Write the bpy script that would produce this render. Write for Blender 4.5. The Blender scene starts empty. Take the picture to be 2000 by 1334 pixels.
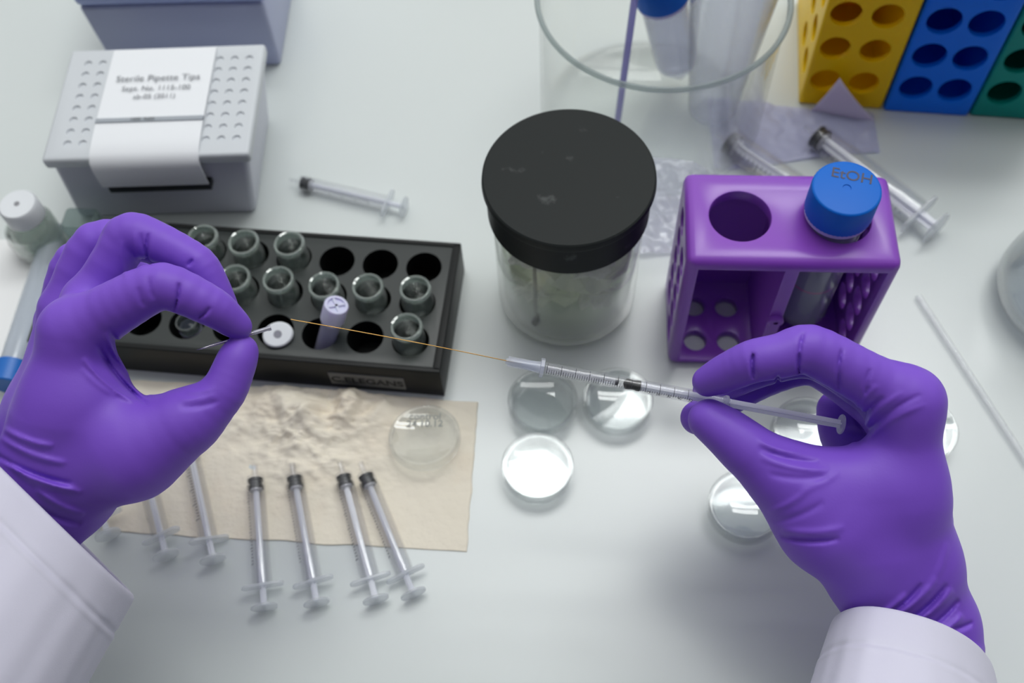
import bpy, bmesh, math, random
import numpy as np
from mathutils import Vector, Matrix, noise

S = bpy.context.scene
COL = S.collection
PI = math.pi
random.seed(5)

# ------------------------------------------------------------------ camera
F = 2000.0
CX, CY = 1000.0, 667.0
H = 0.51
VPX, VPY = 1085.0, 1800.0                      # where the verticals of the place meet
_d = np.array([(VPX - CX) / F, -(VPY - CY) / F, -1.0]); _d /= np.linalg.norm(_d)
_Z = -_d
_X = np.array([1.0, 0, 0]); _X -= _X.dot(_Z) * _Z; _X /= np.linalg.norm(_X)
_Y = np.cross(_Z, _X)
R = np.array([_X, _Y, _Z])
CAM = np.array([0, 0, H])
cam_data = bpy.data.cameras.new('camera')
cam = bpy.data.objects.new('camera', cam_data); COL.objects.link(cam)
M4 = Matrix.Identity(4)
for i in range(3):
    for j in range(3):
        M4[i][j] = R[i][j]
    M4[i][3] = CAM[i]
cam.matrix_world = M4
cam_data.sensor_width = 36.0
cam_data.lens = 36.0 * F / 2000.0
cam_data.clip_start = 0.01
cam_data.clip_end = 30
cam_data.dof.use_dof = True
cam_data.dof.focus_distance = 0.418
cam_data.dof.aperture_fstop = 8.5
S.camera = cam

# ------------------------------------------------------------------ world, light, exposure
S.view_settings.view_transform = 'Standard'
S.view_settings.look = 'None'
S.view_settings.gamma = 1.0
S.view_settings.use_curve_mapping = False
S.view_settings.exposure = 0.0
S.cycles.transparent_max_bounces = 48
S.cycles.max_bounces = 12
world = bpy.data.worlds.new('world'); S.world = world
world.use_nodes = True
_nt = world.node_tree; _bg = _nt.nodes['Background']
_bg.inputs[0].default_value = (0.965, 0.99, 0.995, 1)
_g = _nt.nodes.new('ShaderNodeTexCoord'); _dt = _nt.nodes.new('ShaderNodeVectorMath'); _dt.operation = 'DOT_PRODUCT'
_dt.inputs[1].default_value = Vector((0.05, 0.64, 0.77)).normalized()
_mr = _nt.nodes.new('ShaderNodeMapRange')        # the room is brighter toward its back and ceiling
_mr.inputs[1].default_value = 0.1; _mr.inputs[2].default_value = 0.98; _mr.inputs[3].default_value = 0.03; _mr.inputs[4].default_value = 1.02
_nt.links.new(_g.outputs['Generated'], _dt.inputs[0]); _nt.links.new(_dt.outputs['Value'], _mr.inputs[0]); _nt.links.new(_mr.outputs[0], _bg.inputs[1])

# ------------------------------------------------------------------ helpers
def ray(x, y):
    return R @ np.array([(x - CX) / F, -(y - CY) / F, -1.0])
def at(x, y, z=0.0):
    """point of height z on the bench scene seen at a photograph coordinate"""
    r = ray(x, y)
    return Vector(CAM + r * ((z - H) / r[2]))
def dep(x, y, t):
    return Vector(CAM + ray(x, y) * t)

def lin(c):
    c = c / 255.0
    return c / 12.92 if c <= 0.04045 else ((c + 0.055) / 1.055) ** 2.4
def rgb(r, g, b): return (lin(r), lin(g), lin(b), 1)

MATS = {}
def mat(name, color, rough=0.5, spec=0.5, metal=0.0, bump=None, sss=0, sheen=0, var=None, coat=0):
    if name in MATS: return MATS[name]
    m = bpy.data.materials.new(name); m.use_nodes = True
    nt = m.node_tree; b = nt.nodes['Principled BSDF']
    b.inputs['Base Color'].default_value = color if len(color) == 4 else (*color, 1)
    b.inputs['Roughness'].default_value = rough
    b.inputs['Specular IOR Level'].default_value = spec
    b.inputs['Metallic'].default_value = metal
    if coat: b.inputs['Coat Weight'].default_value = coat; b.inputs['Coat Roughness'].default_value = 0.12
    if sheen: b.inputs['Sheen Weight'].default_value = sheen; b.inputs['Sheen Roughness'].default_value = 0.4
    if sss:
        b.inputs['Subsurface Weight'].default_value = sss
        b.inputs['Subsurface Radius'].default_value = (1, .4, 1.2)
        b.inputs['Subsurface Scale'].default_value = 0.004
    tc = nt.nodes.new('ShaderNodeTexCoord')
    if bump:
        for k, (scale, strength, dist) in enumerate(bump):
            n = nt.nodes.new('ShaderNodeTexNoise'); n.inputs['Scale'].default_value = scale
            n.inputs['Detail'].default_value = 4
            nt.links.new(tc.outputs['Object'], n.inputs['Vector'])
            bp = nt.nodes.new('ShaderNodeBump'); bp.inputs['Strength'].default_value = strength
            bp.inputs['Distance'].default_value = dist
            nt.links.new(n.outputs['Fac'], bp.inputs['Height'])
            if k: nt.links.new(last.outputs['Normal'], bp.inputs['Normal'])
            last = bp
        nt.links.new(last.outputs['Normal'], b.inputs['Normal'])
    if var:
        scale, c2, lo, hi = var
        n = nt.nodes.new('ShaderNodeTexNoise'); n.inputs['Scale'].default_value = scale
        n.inputs['Detail'].default_value = 5
        nt.links.new(tc.outputs['Object'], n.inputs['Vector'])
        mr = nt.nodes.new('ShaderNodeMapRange'); mr.inputs[1].default_value = lo; mr.inputs[2].default_value = hi
        nt.links.new(n.outputs['Fac'], mr.inputs[0])
        mx = nt.nodes.new('ShaderNodeMix'); mx.data_type = 'RGBA'
        mx.inputs[6].default_value = color if len(color) == 4 else (*color, 1); mx.inputs[7].default_value = c2
        nt.links.new(mr.outputs[0], mx.inputs[0]); nt.links.new(mx.outputs[2], b.inputs['Base Color'])
    MATS[name] = m; return m

def clear(name, tint=(1, 1, 1), haze=0.05, haze_col=(.9, .92, .95), rough=0.05, ior=1.5, bump=None, edge=0.6, power=4.0):
    """thin-walled clear plastic or glass: passes light, reflects by fresnel, a little milky"""
    if name in MATS: return MATS[name]
    m = bpy.data.materials.new(name); m.use_nodes = True
    nt = m.node_tree; nt.nodes.clear()
    out = nt.nodes.new('ShaderNodeOutputMaterial')
    tr = nt.nodes.new('ShaderNodeBsdfTransparent'); tr.inputs[0].default_value = (*tint, 1)
    gl = nt.nodes.new('ShaderNodeBsdfGlossy'); gl.inputs['Roughness'].default_value = rough
    lw = nt.nodes.new('ShaderNodeLayerWeight'); lw.inputs[0].default_value = 0.5
    pw = nt.nodes.new('ShaderNodeMath'); pw.operation = 'POWER'; pw.inputs[1].default_value = power
    f0 = ((ior - 1) / (ior + 1)) ** 2
    fr = nt.nodes.new('ShaderNodeMath'); fr.operation = 'MULTIPLY_ADD'; fr.inputs[1].default_value = edge; fr.inputs[2].default_value = f0
    nt.links.new(lw.outputs['Facing'], pw.inputs[0]); nt.links.new(pw.outputs[0], fr.inputs[0])
    df = nt.nodes.new('ShaderNodeBsdfDiffuse'); df.inputs[0].default_value = (*haze_col, 1)
    tl = nt.nodes.new('ShaderNodeBsdfTranslucent'); tl.inputs[0].default_value = (*haze_col, 1)
    mh = nt.nodes.new('ShaderNodeMixShader'); mh.inputs[0].default_value = 0.5
    nt.links.new(df.outputs[0], mh.inputs[1]); nt.links.new(tl.outputs[0], mh.inputs[2])
    m1 = nt.nodes.new('ShaderNodeMixShader'); m1.inputs[0].default_value = haze
    nt.links.new(tr.outputs[0], m1.inputs[1]); nt.links.new(mh.outputs[0], m1.inputs[2])
    m2 = nt.nodes.new('ShaderNodeMixShader')
    nt.links.new(fr.outputs[0], m2.inputs[0])
    nt.links.new(m1.outputs[0], m2.inputs[1]); nt.links.new(gl.outputs[0], m2.inputs[2])
    nt.links.new(m2.outputs[0], out.inputs[0])
    if bump:
        tc = nt.nodes.new('ShaderNodeTexCoord')
        n = nt.nodes.new('ShaderNodeTexNoise'); n.inputs['Scale'].default_value = bump[0]
        nt.links.new(tc.outputs['Object'], n.inputs['Vector'])
        bp = nt.nodes.new('ShaderNodeBump'); bp.inputs['Strength'].default_value = bump[1]; bp.inputs['Distance'].default_value = bump[2]
        nt.links.new(n.outputs['Fac'], bp.inputs['Height'])
        for s in (gl, df, tl, lw): nt.links.new(bp.outputs['Normal'], s.inputs['Normal'])
    MATS[name] = m; return m

def emit(name, col, s):
    m = bpy.data.materials.new(name); m.use_nodes = True
    nt = m.node_tree; nt.nodes.clear()
    out = nt.nodes.new('ShaderNodeOutputMaterial'); e = nt.nodes.new('ShaderNodeEmission')
    e.inputs[0].default_value = (*col, 1); e.inputs[1].default_value = s
    nt.links.new(e.outputs[0], out.inputs[0]); return m

class MB:
    def __init__(self): self.v = []; self.f = []
    def add(self, verts, faces, M=None):
        o = len(self.v)
        for p in verts:
            p = Vector(p)
            self.v.append(tuple(M @ p) if M is not None else tuple(p))
        self.f += [tuple(i + o for i in f) for f in faces]
        return self
    def lathe(self, prof, n=48, M=None, caps=True):
        """prof: (r, z) pairs, turned about Z"""
        vs, fs, rings = [], [], []
        for r, z in prof:
            if r < 1e-7:
                rings.append([len(vs)]); vs.append((0, 0, z))
            else:
                rings.append(list(range(len(vs), len(vs) + n)))
                vs += [(r * math.cos(2 * PI * k / n), r * math.sin(2 * PI * k / n), z) for k in range(n)]
        for a, b in zip(rings, rings[1:]):
            for k in range(n):
                k2 = (k + 1) % n
                if len(a) == 1 and len(b) == 1: continue
                if len(a) == 1: fs.append((a[0], b[k2], b[k]))
                elif len(b) == 1: fs.append((a[k], a[k2], b[0]))
                else: fs.append((a[k], a[k2], b[k2], b[k]))
        return self.add(vs, fs, M)
    def box(self, x0, x1, y0, y1, z0, z1, M=None):
        vs = [(x, y, z) for z in (z0, z1) for y in (y0, y1) for x in (x0, x1)]
        fs = [(0, 2, 3, 1), (4, 5, 7, 6), (0, 1, 5, 4), (2, 6, 7, 3), (0, 4, 6, 2), (1, 3, 7, 5)]
        return self.add(vs, fs, M)
    def prism(self, pts, z0, z1, M=None):
        n = len(pts)
        vs = [(x, y, z0) for x, y in pts] + [(x, y, z1) for x, y in pts]
        fs = [tuple(reversed(range(n))), tuple(range(n, 2 * n))] + [(k, (k + 1) % n, n + (k + 1) % n, n + k) for k in range(n)]
        return self.add(vs, fs, M)
    def tube(self, pts, rad, n=12, M=None):
        pts = [Vector(p) for p in pts]
        vs, fs = [], []
        up = Vector((0.12, 0.31, 0.94))
        for i, p in enumerate(pts):
            t = (pts[min(i + 1, len(pts) - 1)] - pts[max(i - 1, 0)]).normalized()
            a = t.cross(up).normalized(); b = t.cross(a)
            r = rad[i] if isinstance(rad, (list, tuple)) else rad
            vs += [p + r * (a * math.cos(2 * PI * k / n) + b * math.sin(2 * PI * k / n)) for k in range(n)]
        for i in range(len(pts) - 1):
            for k in range(n):
                k2 = (k + 1) % n
                fs.append((i * n + k, i * n + k2, (i + 1) * n + k2, (i + 1) * n + k))
        fs += [tuple(range(n)), tuple(reversed(range((len(pts) - 1) * n, len(pts) * n)))]
        return self.add(vs, fs, M)
    def build(self, name, m, parent=None, smooth=True, bevel=0, sub=0, ang=35, seg=3):
        me = bpy.data.meshes.new(name); me.from_pydata(self.v, [], self.f); me.update()
        bm = bmesh.new(); bm.from_mesh(me); bmesh.ops.recalc_face_normals(bm, faces=bm.faces[:]); bm.to_mesh(me); bm.free()
        o = bpy.data.objects.new(name, me); COL.objects.link(o)
        if m: me.materials.append(m)
        if parent: o.parent = parent
        finish(o, smooth, bevel, sub, ang, seg)
        return o

def finish(o, smooth=True, bevel=0, sub=0, ang=35, seg=3):
    if bevel:
        b = o.modifiers.new('bevel', 'BEVEL'); b.width = bevel; b.segments = seg; b.limit_method = 'ANGLE'; b.angle_limit = math.radians(40)
    if sub:
        s = o.modifiers.new('sub', 'SUBSURF'); s.levels = sub; s.render_levels = sub
    if bevel or sub: bake(o)
    if smooth:
        me = o.data
        me.shade_smooth()
        me.set_sharp_from_angle(angle=math.radians(ang))

def bake(o):
    dg = bpy.context.evaluated_depsgraph_get(); dg.update()
    me = bpy.data.meshes.new_from_object(o.evaluated_get(dg))
    old = o.data; o.modifiers.clear(); o.data = me; me.name = o.name
    bpy.data.meshes.remove(old)

def cut(o, cutter_mb, smooth=True, bevel=0, ang=35):
    me = bpy.data.meshes.new('c'); me.from_pydata(cutter_mb.v, [], cutter_mb.f)
    bm = bmesh.new(); bm.from_mesh(me); bmesh.ops.recalc_face_normals(bm, faces=bm.faces[:]); bm.to_mesh(me); bm.free()
    c = bpy.data.objects.new('c', me); COL.objects.link(c)
    c.parent = o.parent
    md = o.modifiers.new('b', 'BOOLEAN'); md.operation = 'DIFFERENCE'; md.object = c; md.solver = 'EXACT'
    bake(o)
    bpy.data.objects.remove(c); bpy.data.meshes.remove(me)
    finish(o, smooth, bevel, 0, ang)
    return o

def text(s, size, m, M, name='printed_text', parent=None, depth=0.00005, bold=0.0):
    cu = bpy.data.curves.new(name, 'FONT'); cu.body = s; cu.size = size; cu.align_x = 'CENTER'; cu.align_y = 'CENTER'
    cu.extrude = depth; cu.offset = bold
    t = bpy.data.objects.new('tmp', cu); COL.objects.link(t)
    dg = bpy.context.evaluated_depsgraph_get(); dg.update()
    me = bpy.data.meshes.new_from_object(t.evaluated_get(dg))
    bpy.data.objects.remove(t); bpy.data.curves.remove(cu)
    me.transform(M); me.name = name
    me.materials.clear(); me.materials.append(m)
    o = bpy.data.objects.new(name, me); COL.objects.link(o)
    if parent: o.parent = parent
    return o

def tag(o, label, cat, group=None, kind=None):
    o['label'] = label; o['category'] = cat
    if group: o['group'] = group
    if kind: o['kind'] = kind
    return o
def thing(name, label, cat, loc=(0, 0, 0), rot=None, group=None):
    o = bpy.data.objects.new(name, None); COL.objects.link(o)
    o.empty_display_size = 0.01
    if rot is None: o.location = loc
    else:
        o.matrix_world = Matrix.Translation(Vector(loc)) @ rot.to_4x4()
    return tag(o, label, cat, group)
def copy_tree(o, loc=None, rot=None, label=None, group=None):
    c = o.copy(); COL.objects.link(c)
    if rot is not None: c.matrix_world = Matrix.Translation(Vector(loc)) @ rot.to_4x4()
    elif loc is not None: c.location = loc
    if label: c['label'] = label
    if group: c['group'] = group
    for ch in list(o.children):
        d = ch.copy(); COL.objects.link(d); d.parent = c
        for g in list(ch.children):
            e = g.copy(); COL.objects.link(e); e.parent = d
    return c
def sub(child, parent):
    child.parent = parent
    return child
def rotz(deg): return Matrix.Rotation(math.radians(deg), 3, 'Z')
def frame(xdir, up=Vector((0, 0, 1))):
    x = Vector(xdir).normalized(); y = Vector(up).cross(x).normalized(); z = x.cross(y)
    m = Matrix((x, y, z)); m.transpose(); return m
ZX = Matrix.Rotation(math.radians(90), 4, 'Y')       # turns a lathe's Z axis to +X
def T(x, y, z): return Matrix.Translation((x, y, z))

# ------------------------------------------------------------------ materials
m_bench = mat('bench_laminate', rgb(208, 214, 213), rough=.28, spec=.8, bump=[(60, .03, .002)], var=(3.0, rgb(203, 209, 208), .35, .65))
m_glove = mat('purple_nitrile', (.205, .083, .60, 1), rough=.48, spec=.32, bump=[(70, .12, .0015), (900, .12, .00025)])
m_coat = mat('white_coat_cotton', rgb(212, 210, 226), rough=.85, spec=.2, bump=[(2500, .25, .0002), (22, .25, .004)])
m_clear = clear('clear_plastic', haze=.05, rough=.06)
m_barrel = clear('syringe_plastic', tint=(.975, .975, .98), haze=.03, haze_col=(.86, .88, .92), rough=.08)
m_white_plastic = clear('milky_plastic', tint=(.95, .96, .98), haze=.42, haze_col=(.93, .95, .97), rough=.25)
m_plunger = clear('plunger_plastic', tint=(.9, .92, .95), haze=.82, haze_col=(.95, .96, 1.0), rough=.2)
m_dish = clear('dish_plastic', tint=(.97, .98, .98), haze=.03, rough=.03, ior=1.6, edge=.9, power=3)
def glass(name, tint, ior=1.47, rough=0.0):
    m = bpy.data.materials.new(name); m.use_nodes = True
    nt = m.node_tree; nt.nodes.clear()
    out = nt.nodes.new('ShaderNodeOutputMaterial'); g = nt.nodes.new('ShaderNodeBsdfGlass')
    g.inputs['Color'].default_value = (*tint, 1); g.inputs['IOR'].default_value = ior; g.inputs['Roughness'].default_value = rough
    nt.links.new(g.outputs[0], out.inputs[0]); return m
m_glass = clear('clear_glass', tint=(.98, .99, .98), haze=.03, haze_col=(.86, .88, .80), rough=.01, ior=1.4, edge=.9, power=3.6)
m_flask = glass('flask_glass', (.985, .99, .99))
m_vial = clear('vial_glass', tint=(.95, .97, .96), haze=.07, haze_col=(.70, .82, .76), rough=.02, ior=1.7, edge=1.1, power=2.2)
m_film = clear('wrapper_film', tint=(.97, .97, .99), haze=.30, haze_col=(.88, .88, .96), rough=.15, bump=(60, .8, .004))
m_rubber = mat('black_rubber', (.012, .013, .014, 1), rough=.4)
m_ink = mat('black_ink', (.02, .02, .025, 1), rough=.6)
m_greyink = mat('grey_ink', (.10, .11, .11, 1), rough=.7)
m_lid = mat('black_lid_plastic', (.012, .015, .015, 1), rough=.5, spec=.18, bump=[(40, .05, .001)], var=(85, (.075, .08, .08, 1), .66, .78))
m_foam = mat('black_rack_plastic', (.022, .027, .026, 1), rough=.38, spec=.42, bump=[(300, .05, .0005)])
m_rackside = mat('black_rack_shaded', (.008, .009, .009, 1), rough=.45, spec=.2)  # darker rack black for sides and wells, shade put into the colour
m_rim = clear('vial_rim_glass', tint=(.90, .95, .92), haze=.20, haze_col=(.80, .94, .86), rough=.04, ior=1.8, edge=1.0, power=2)  # extra white-green haze paints the rim's glint into its colour
m_paper = mat('cream_tissue', rgb(236, 228, 211), rough=.95, spec=.1, bump=[(260, .5, .0008), (60, .4, .002)], var=(26, rgb(228, 214, 194), .5, .8))
m_white = mat('white_plastic', rgb(225, 228, 232), rough=.4)
m_lilac = mat('lilac_plastic', rgb(205, 205, 232), rough=.4, sss=.2)
m_card = mat('white_card', rgb(236, 238, 242), rough=.6)
m_box = mat('tip_box_plastic', rgb(200, 202, 214), rough=.4)
m_boxtop = mat('tip_tray_plastic', rgb(205, 209, 214), rough=.45)
m_bluegrey = mat('blue_grey_plastic', rgb(168, 174, 205), rough=.35)
m_bluelid = mat('pale_blue_plastic', rgb(165, 178, 225), rough=.35)
m_purple = mat('purple_rack_plastic', (.25, .065, .50, 1), rough=.3, spec=.5, sss=.1)
m_yellow = mat('yellow_rack_plastic', (1.0, .62, .0, 1), rough=.4, spec=.2, sss=.2)
m_blue = mat('blue_rack_plastic', (.0, .19, .95, 1), rough=.4, spec=.2)
m_teal = mat('teal_rack_plastic', (.0, .30, .25, 1), rough=.4, spec=.2)
m_bluecap = mat('blue_cap_plastic', (.0, .135, .60, 1), rough=.45, spec=.25, bump=[(200, .05, .0004)])
m_steel = mat('steel', (.75, .74, .72, 1), rough=.22, metal=1)
m_gold = mat('golden_filament', (.42, .23, .05, 1), rough=.3, metal=.5)
m_liquid = clear('cloudy_liquid', tint=(.8, .84, .9), haze=.5, haze_col=(.55, .58, .70), rough=.05)
m_pink = mat('pink_line', rgb(215, 70, 140), rough=.6)
m_stick = clear('violet_plastic', tint=(.6, .58, .8), haze=.55, haze_col=(.38, .36, .66), rough=.1)
m_dark = mat('dark_slot', (.01, .012, .018, 1), rough=.5)

# ------------------------------------------------------------------ setting: bench and lamps
b = MB().box(-1.3, 1.3, -.35, 1.0, -.03, 0).build('workbench', m_bench, bevel=.002)
tag(b, 'pale grey laboratory bench top on which everything stands', 'workbench')
b['kind'] = 'structure'
def lamp(x0, x1, y0, y1, z, s, label):
    L = thing('ceiling_lamp', label, 'lamp', ((x0 + x1) / 2, (y0 + y1) / 2, z), group='ceiling lamps over the bench')
    w, d = (x1 - x0) / 2, (y1 - y0) / 2
    MB().box(-w, w, -d, d, 0, .004).build('diffuser', emit('lamp_glow', (.98, 1.0, .985), s), L, smooth=False)
    fr = MB()
    fr.box(-w - .02, w + .02, -d - .02, -d, -.005, .05); fr.box(-w - .02, w + .02, d, d + .02, -.005, .05)
    fr.box(-w - .02, -w, -d, d, -.005, .05); fr.box(w, w + .02, -d, d, -.005, .05); fr.box(-w, w, -d, d, .0045, .05)
    fr.build('housing', m_white, L, smooth=False)
lamp(-.55, 1.3, 1.07, 1.31, 2.4, 13, 'long white fluorescent panel lamp overhead beyond the back of the bench')
lamp(.14, 1.3, 1.36, 1.60, 2.4, 13, 'shorter white panel lamp added overhead, farthest back on the right, to whiten a dish lid')  # added lamp, gives the dish under the black seal its white reflection
lamp(-.5, 1.0, .50, .76, 2.4, 7, 'long white panel lamp added overhead above the middle of the bench for top light')  # added lamp for top-down light on gloves and bench
# ------------------------------------------------------------------ black vial rack
rk_c = at(866, 769, 0)
rkR = rotz(-6.3)
RKW, RKD, RKH = .2124, .0822, .027
rack = thing('vial_rack', 'black plastic vial rack with three rows of round wells, holding glass vials', 'rack', rk_c, rkR)
body = MB().box(-RKW, 0, 0, RKD, 0, RKH).build('rack_body', m_foam, rack, bevel=.0015)
HX = [-.0180 - .0252 * k for k in range(8)]
HY = [.0172, .0414, .0652]
cm = MB()
for x in HX:
    for y in HY: cm.lathe([(0, .003), (.0102, .003), (.0102, .04), (0, .04)], 48, T(x, y, 0))
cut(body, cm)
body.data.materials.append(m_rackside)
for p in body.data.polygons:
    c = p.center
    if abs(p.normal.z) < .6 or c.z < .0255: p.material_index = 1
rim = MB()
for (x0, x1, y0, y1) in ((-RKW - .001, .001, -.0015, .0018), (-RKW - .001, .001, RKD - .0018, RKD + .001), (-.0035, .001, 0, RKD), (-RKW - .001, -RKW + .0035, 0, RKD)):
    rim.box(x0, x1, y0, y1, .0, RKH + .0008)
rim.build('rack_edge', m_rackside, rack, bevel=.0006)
lab_ = MB().box(-.062, -.020, -.0022, -.0014, .006, .0185).build('tape_label', clear('label_tape', tint=(.7, .72, .72), haze=.75, haze_col=(.40, .41, .40), rough=.3), rack, smooth=False)
text('C.ELEGANS', .0080, m_dark, Matrix.Translation((-.041, -.0024, .0118)) @ Matrix.Rotation(PI / 2, 4, 'X'), 'label_writing', lab_, bold=.0002)
def rkp(i, j, z=RKH, dx=0, dy=0):
    return rk_c + rkR @ Vector((HX[i] + dx, HY[j] + dy, z))

# glass vials
def make_vial(label):
    t = thing('glass_vial', label, 'vial', (0, 0, 0), Matrix.Identity(3), 'open glass vials in the black rack')
    r = .0091
    prof = [(0, .0006), (r - .0015, .0006), (r, .002), (r, .0265), (r - .0005, .0295), (.0079, .0322), (.0077, .0345), (.0068, .0345), (.0070, .0316), (r - .0013, .0290), (r - .0010, .026), (r - .0010, .003), (0, .0022)]
    MB().lathe(prof, 56).build('vial_body', m_vial, t, ang=50)
    MB().lathe([(.0077, .0345), (.0086, .0356), (.0088, .0366), (.0088, .0384), (.0083, .0391), (.0072, .0389), (.0068, .0380), (.0068, .0345)], 56).build('rim', m_rim, t, ang=50)
    return t
vials = [(5, 0, 1), ]
spots = []
# (column from the right, row from the front)
row_words = {0: 'front', 1: 'middle', 2: 'back'}
for (i, j) in [(0, 0), (0, 1), (1, 1), (2, 1), (3, 1), (4, 1), (5, 1), (3, 2), (4, 2), (5, 2), (6, 2), (7, 2), (6, 1)]:
    spots.append((i, j))
vial_labels = {
    (0, 0): 'open glass vial in the front right corner well of the black rack',
    (0, 1): 'open glass vial at the right end of the rack middle row, narrow thick rim',
    (1, 1): 'open glass vial in the middle row, right behind the empty front well',
    (2, 1): 'open glass vial directly behind the white capped cryotube',
    (3, 1): 'open glass vial in the middle row behind the small white stopper',
    (4, 1): 'open glass vial in the middle row just right of the curled index finger',
    (5, 1): 'open glass vial in the middle row mostly hidden behind the left index finger',
    (6, 1): 'open glass vial in the middle row seen through the gap between two fingers',
    (3, 2): 'rightmost open glass vial of the rack back row, beside the empty wells',
    (4, 2): 'second open glass vial from the right in the rack back row',
    (5, 2): 'third open glass vial from the right in the back row, above the middle finger',
    (6, 2): 'back row glass vial just peeking over the left middle finger',
    (7, 2): 'leftmost glass vial in the back row, above the ring finger knuckle'}
proto = None
for (i, j) in spots:
    dx = (.0004 if (i + j) % 2 else -.0005)
    loc = rkp(i, j, .0032, dx, -.0008)
    tilt = rkR @ Matrix.Rotation(math.radians(((i * 7 + j * 5) % 5 - 2) * .8), 3, 'X')
    if proto is None:
        proto = make_vial(vial_labels[(i, j)]); proto.matrix_world = Matrix.Translation(loc) @ tilt.to_4x4()
    else: copy_tree(proto, loc, tilt, vial_labels[(i, j)])

# cryotube with white cap, leaning in its well
base = rkp(2, 0, .0075, -.0022, -.004)
top = at(660, 585, .0555)
ax = (top - base).normalized()
cr = thing('cryotube', 'cryotube with a white lilac screw cap leaning in a front row well', 'tube', base, frame(ax) @ ZX.to_3x3())
MB().lathe([(0, 0), (.003, .0002), (.0050, .002), (.0052, .004), (.0052, .038), (.0045, .038), (.0045, .004), (0, .0015)], 40).build('tube_body', clear('cryo_plastic', tint=(.82, .82, .9), haze=.6, haze_col=(.72, .72, .86), rough=.2), cr)
capm = MB().lathe([(.0056, .0345), (.0066, .035), (.0066, .0465), (.0062, .0472), (.0048, .0472), (.0046, .0460), (0, .0460)], 40)
capm.box(-.0046, .0046, -.0007, .0007, .0455, .0470); capm.box(-.0007, .0007, -.0046, .0046, .0455, .0470)
capm.build('screw_cap', m_lilac, cr)
# small white stopper lying on the well edge
st = thing('rubber_stopper', 'small white stopper with a grey centre resting over a front row well', 'stopper', rkp(3, 0, .0300, .0032, -.0045), rotz(20) @ Matrix.Rotation(math.radians(18), 3, 'X'))
MB().lathe([(0, -.002), (.0078, -.002), (.0084, -.001), (.0082, .001), (.0074, .0016), (0, .0016)], 40, Matrix.Diagonal((1, .85, 1, 1))).build('stopper_head', m_white, st)
MB().lathe([(0, .0017), (.0022, .0018), (.0024, .0012), (.0024, .0)], 24).build('stopper_centre', mat('grey_septum', rgb(135, 135, 145), rough=.5), st)
MB().lathe([(0, -.012), (.0032, -.011), (.0040, -.002), (0, -.002)], 24, T(0, .001, 0)).build('stopper_stem', mat('grey_stem', rgb(110, 114, 118), rough=.5), st)
# small labelled tube sunk in a well seen through the left hand
sm = thing('sample_tube', 'short tube with a pale label sunk in a well, seen inside the finger ring', 'tube', rkp(5, 0, .0034, 0, 0), rkR)
MB().lathe([(0, 0), (.0058, 0), (.006, .001), (.006, .0255), (.0052, .0255), (.0052, .002), (0, .001)], 32).build('tube_body', m_vial, sm)
MB().lathe([(.00615, .006), (.00615, .019)], 32).build('tube_label', m_lilac, sm)

# ------------------------------------------------------------------ cream tissue under the rack
def tissue():
    c0, c1, c2, c3 = at(912, 1078, 0), at(934, 786, 0), at(225, 742, 0), at(198, 1038, 0)
    n = 150
    vs, fs = [], []
    for j in range(n + 1):
        v = j / n
        for i in range(n + 1):
            u = i / n
            p = (c3 * (1 - u) + c0 * u) * (1 - v) + (c2 * (1 - u) + c1 * u) * v
            e = min(u, 1 - u, v * 1.0, 1 - v)
            q = Vector((p.x * 42, p.y * 42, 0))
            crum = max(0, .4 + noise.fractal(q, .8, 2.2, 6)) * .6
            q2 = Vector((p.x * 90, p.y * 90, 3))
            zz = .0005 + .0030 * crum * (v ** 1.2) * (1 if u < .93 else .4) + .0006 * abs(noise.noise(q2)) * (0.3 + v)
            # hump of crumpled tissue in front of the rack
            for (hx, hy, hr, hh) in ((690, 790, .020, .010), (575, 830, .026, .006), (650, 880, .030, .004), (450, 800, .03, .003)):
                c = at(hx, hy, 0); dd = (Vector((p.x, p.y, 0)) - c).length
                zz += hh * math.exp(-(dd / hr) ** 2) * (.6 + 1.0 * noise.fractal(Vector((p.x * 34, p.y * 34, 7)), .8, 2.2, 5))
            off = Vector((noise.noise(Vector((u * 9, v * 9, 1))), noise.noise(Vector((u * 9, v * 9, 5))), 0)) * .0012
            vs.append((p.x + off.x, p.y + off.y, zz))
    for j in range(n):
        for i in range(n):
            a = j * (n + 1) + i
            fs.append((a, a + 1, a + n + 2, a + n + 1))
    o = MB().add(vs, fs).build('tissue', m_paper, None, ang=80)
    s = o.modifiers.new('s', 'SOLIDIFY'); s.thickness = .0004; s.offset = 1
    bake(o)
    tag(o, 'crumpled cream tissue spread on the bench in front of the black rack', 'tissue')
tissue()

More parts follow.
